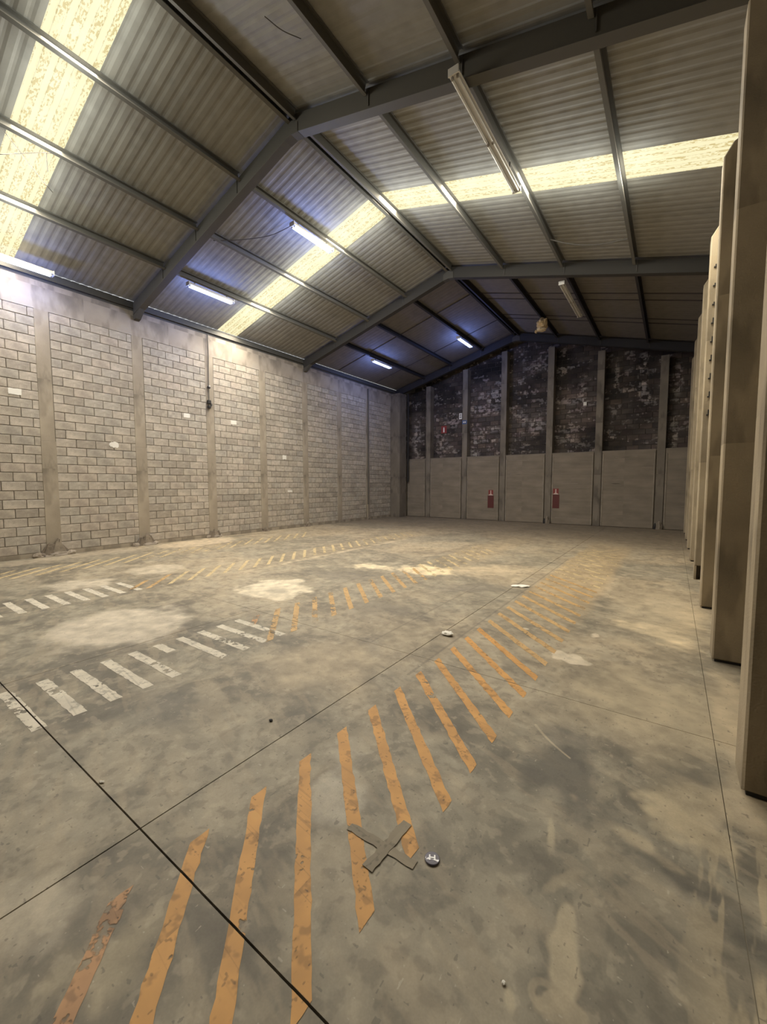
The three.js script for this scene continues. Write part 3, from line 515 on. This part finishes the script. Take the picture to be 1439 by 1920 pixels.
{ // cord with a junction and a socket
  const t = thing('power_cord', 'dark power cord with a plug socket hanging down a pilaster of the block wall', 'cord', [WL + 0.045, 0, PIL[3] + 0.05]);
  part('cord', tube([[0, 6.12, 0], [0.005, 5.6, -0.004], [0.002, 5.0, 0.006], [0.008, 4.5, 0.012], [0.006, 4.1, 0.014]], 0.016, 40), mWire, t);
  const jn = part('junction', rbox(0.07, 0.07, 0.08, 0.015, 0.014, 4.56, 0.012), mBlack, t);
  part('junction_cap', new THREE.SphereGeometry(0.028, 12, 8).translate(0.05, 4.585, 0.01), mWhite, jn);
  part('socket', mergeGeometries([rbox(0.08, 0.12, 0.11, 0.02, 0.012, 4.12, 0.015), rbox(0.07, 0.09, 0.09, 0.02, 0.012, 3.98, 0.012)]), mBlack, t);
  part('plug', rbox(0.05, 0.08, 0.05, 0.012, 0.012, 4.05, -0.06), mWire, t);
}
{
  const o = shade(new THREE.Mesh(new THREE.CylinderGeometry(0.045, 0.045, 4.4, 12), mBlack)); o.name = 'drain_pipe'; o.position.set(-11.0, 3.95, -17.72 + 0.05 + 0.03); scene.add(o); tag(o, 'black vertical pipe in the corner where the block wall meets the end wall', 'pipe');
  const c = thing('wall_conduit', 'dark vertical conduit with white chipped edges on a far pilaster', 'conduit', [WL + 0.05, 0, PIL[7] + 0.02]);
  part('conduit', new THREE.CylinderGeometry(0.03, 0.03, 5.3, 10).translate(0, 3.35, 0), mWire, c);
  part('lower_sleeve', rbox(0.05, 0.7, 0.07, 0.01, 0, 0.35, 0.05), mPilaster, c);
}
const mRed = std(0.085, 0.012, 0.009, 0.55), mRed2 = std(0.20, 0.03, 0.025, 0.55), mPink = std(0.60, 0.45, 0.40, 0.7);
function extinguisherSign(label, x, y) { // red board below a small pictogram plate
  const t = thing('fire_sign', label, 'sign', [x, y, WB + 0.012], 'red fire point signs');
  part('board', rbox(0.285, 0.56, 0.016, 0.006, 0, 0.28, 0), mRed, t);
  const plate = part('pictogram_plate', rbox(0.22, 0.22, 0.012, 0.004, 0, 0.70, 0), mRed2, t);
  part('pictogram', mergeGeometries([prism([[-0.022, 0.62], [0.022, 0.62], [0.017, 0.79], [-0.017, 0.79]], 0.006), prism([[-0.10, 0.575], [0.10, 0.575], [0.085, 0.60], [0.03, 0.63], [-0.03, 0.63], [-0.085, 0.60]], 0.006)]).translate(0, 0, 0.008), mPink, plate);
}
extinguisherSign('red fire extinguisher sign on the end wall between the second and third pilasters', -6.675, 0.565);
extinguisherSign('red fire extinguisher sign touching the fourth end wall pilaster from the block wall', -3.91, 0.645);
{
  const z = WB - 0.335;
  const s = thing('safety_sign', 'small red safety sign high on the dark end wall', 'sign', [-9.23, 4.30, z]);
  part('board', rbox(0.30, 0.36, 0.015, 0.005, 0, 0, 0), std(0.24, 0.03, 0.025, 0.6), s); part('pictogram', prism([[-0.035, -0.13], [0.035, -0.13], [0.03, 0.06], [0.012, 0.11], [-0.012, 0.11], [-0.03, 0.06]], 0.006).translate(0, 0, 0.009), mPaper, s);
  const w = thing('wall_notice', 'small white notice high on the dark end wall near the blue plate', 'notice', [-8.36, 4.86, z]);
  part('sheet', rbox(0.15, 0.28, 0.01, 0.003), mPaper, w); for (const y of [0.06, -0.04]) part('print', box(0.09, 0.05, 0.003, 0, y, 0.006), std(0.2, 0.19, 0.18, 0.8), w);
  const b = thing('blue_plate', 'small blue plate mounted on the second end wall pilaster', 'plate', [-8.0, 4.51, WB + 0.002]);
  part('plate', rbox(0.24, 0.18, 0.014, 0.005), std(0.06, 0.10, 0.22, 0.5), b); for (const x of [-0.04, 0.035]) part('print', box(0.05, 0.06, 0.003, x, 0, 0.008), mPaper, b);
  const p = shade(new THREE.Mesh(rbox(0.12, 0.14, 0.012, 0.003), mPaper)); p.name = 'wall_tag'; p.position.set(-2.98, 4.84, z); scene.add(p); tag(p, 'tiny white tag high on the dark end wall between the fourth and fifth pilasters', 'tag');
}
{ // nest on the purlin
  const t = thing('wasp_nest', 'lumpy tan nest hanging from a purlin in the dark far bay', 'nest', [-3.84, 7.08, -14.75]);
  const m = std(0.62, 0.45, 0.24, 0.9, { bumpMap: relief, bumpScale: 0.01 });
  part('comb', lump(0.2, 0.95, 1.0, 0.95, 0.45, 3, 4), m, t); part('lower_lobe', lump(0.13, 1.3, 0.5, 1.0, 0.5, 2, 9).translate(-0.03, -0.19, 0.02), std(0.70, 0.56, 0.36, 0.9), t); part('flap', lump(0.06, 0.7, 1.0, 0.6, 0.5, 2, 2).translate(-0.19, -0.22, 0.03), m, t);
}
// ------------------------------------------------------------------ WIRES under the roof
function wire(label, pts, r = 0.008) { const o = shade(new THREE.Mesh(tube(pts, r, 32), mWire)); o.name = numbered('roof_wire'); scene.add(o); tag(o, label, 'wire', 'thin wires under the roof'); }
const ru = (x, d) => roofY(x) - d;
wire('thin dark cable sagging between two purlins beyond the skylight, on the column side', [[-2.40, ru(-2.40, 0.15), -9.72], [-2.0, ru(-2.0, 0.21), -9.85], [-1.5, ru(-1.5, 0.22), -9.92], [-0.9, ru(-0.9, 0.15), -9.9]], 0.013);
wire('thin dark cable sagging between two purlins beside the far tube light', [[-8.55, ru(-8.55, 0.14), -5.5], [-8.2, ru(-8.2, 0.12), -5.95], [-7.7, ru(-7.7, 0.11), -6.4], [-7.1, ru(-7.1, 0.13), -6.6]], 0.009);
wire('thin wire running level across the near skylight', [[-9.4, ru(-9.4, 0.03), -1.8], [-9.14, ru(-9.14, 0.035), -2.09], [-8.69, ru(-8.69, 0.035), -2.56], [-8.56, ru(-8.56, 0.06), -2.7]], 0.006);
wire('thin wire running diagonally down across the near skylight', [[-8.6, ru(-8.6, 0.06), -1.98], [-8.75, ru(-8.75, 0.035), -2.12], [-9.28, ru(-9.28, 0.035), -2.7], [-9.4, ru(-9.4, 0.03), -2.85]], 0.006);
wire('short wire end hanging at the inner edge of the near skylight', [[-8.66, ru(-8.66, 0.06), -2.57], [-8.8, ru(-8.8, 0.035), -2.61], [-9.02, ru(-9.02, 0.035), -2.68]], 0.006);
wire('short thin wire hanging beside the near rafter, close to the roof peak', [[-4.55, ru(-4.55, 0.03), -3.75], [-4.45, ru(-4.45, 0.06), -3.95], [-4.3, ru(-4.3, 0.05), -4.15]], 0.006);

// ------------------------------------------------------------------ SMALL THINGS ON THE FLOOR
function bit(name, label, category, g, m, x, z, turn = 0) { g.computeBoundingBox(); const o = shade(new THREE.Mesh(g, m)); o.name = numbered(name); o.position.set(x, -g.boundingBox.min.y + 0.0005, z); o.rotation.y = turn; scene.add(o); return tag(o, label, category); }
bit('paper_scrap', 'crumpled white scrap on the floor beside the long floor joint', 'scrap', lump(0.055, 1.1, 0.35, 0.9, 0.6, 3, 5), mPaper, -1.93, -3.93);
bit('paper_scrap', 'flat pale scrap lying on the long floor joint further into the hall', 'scrap', lump(0.09, 1.5, 0.12, 0.8, 0.5, 2, 8), mPaper, -1.93, -6.5, 0.6);
bit('white_chip', 'tiny white chip on the crosswise floor joint in front', 'chip', lump(0.012, 1.3, 0.4, 0.6, 0.5, 2, 3), mPaper, -2.5, -0.838, 0.5);
bit('pebble', 'small dark pebble on the floor between white and yellow stripes', 'pebble', lump(0.013, 1.2, 0.5, 0.9, 0.3, 2, 6), mBlack, -2.21, -1.76);
bit('white_chip', 'tiny round white chip near the pale stain on the foreground floor', 'chip', lump(0.007, 1, 0.6, 1, 0.3, 2, 7), mPaper, -0.389, -1.229);
{
  const t = thing('clear_cap', 'small clear bluish plastic cap with white marks beside the brown tape', 'cap', [-0.794, 0.001, -1.485]);
  const prof = [[0, 0], [0.031, 0], [0.033, 0.002], [0.033, 0.006], [0.030, 0.008], [0, 0.0085]].map(p => new THREE.Vector2(...p));
  part('body', new THREE.LatheGeometry(prof, 28), new THREE.MeshPhysicalMaterial({ color: new THREE.Color(0.11, 0.10, 0.13), roughness: 0.45, clearcoat: 0.3 }), t);
  part('mark', mergeGeometries([box(0.006, 0.002, 0.026, -0.011, 0.0092, 0), box(0.006, 0.002, 0.026, 0.011, 0.0092, 0), box(0.016, 0.002, 0.006, 0, 0.0092, 0)]).rotateY(0.5), std(0.9, 0.9, 0.92, 0.3), t);
}
{
  const mTape = std(0.285, 0.25, 0.185, 0.7, { map: paintGrain });
  const strip = (l, w, sd) => { const a = [], n = 12; for (let k = 0; k <= n; k++) a.push([-l / 2 + l * k / n, -w / 2 + 0.006 * (vn(k + sd, 2) - 0.5)]); for (let k = n; k >= 0; k--) a.push([-l / 2 + l * k / n, w / 2 + 0.012 * (vn(k + sd, 7) - 0.5)]); return prism(a, 0.0012).rotateX(-Math.PI / 2); };
  bit('tape_strip', 'lower strip of the crossed brown tape stuck over the yellow stripes', 'tape', strip(0.36, 0.042, 1), mTape, -1.02, -1.412, 0.02).position.y = 0.0035;
  bit('tape_strip', 'upper strip of the crossed brown tape, ragged, over the other strip', 'tape', strip(0.30, 0.05, 5), mTape, -0.99, -1.434, 1.52).position.y = 0.0052;
}
renderer.render(scene, camera);
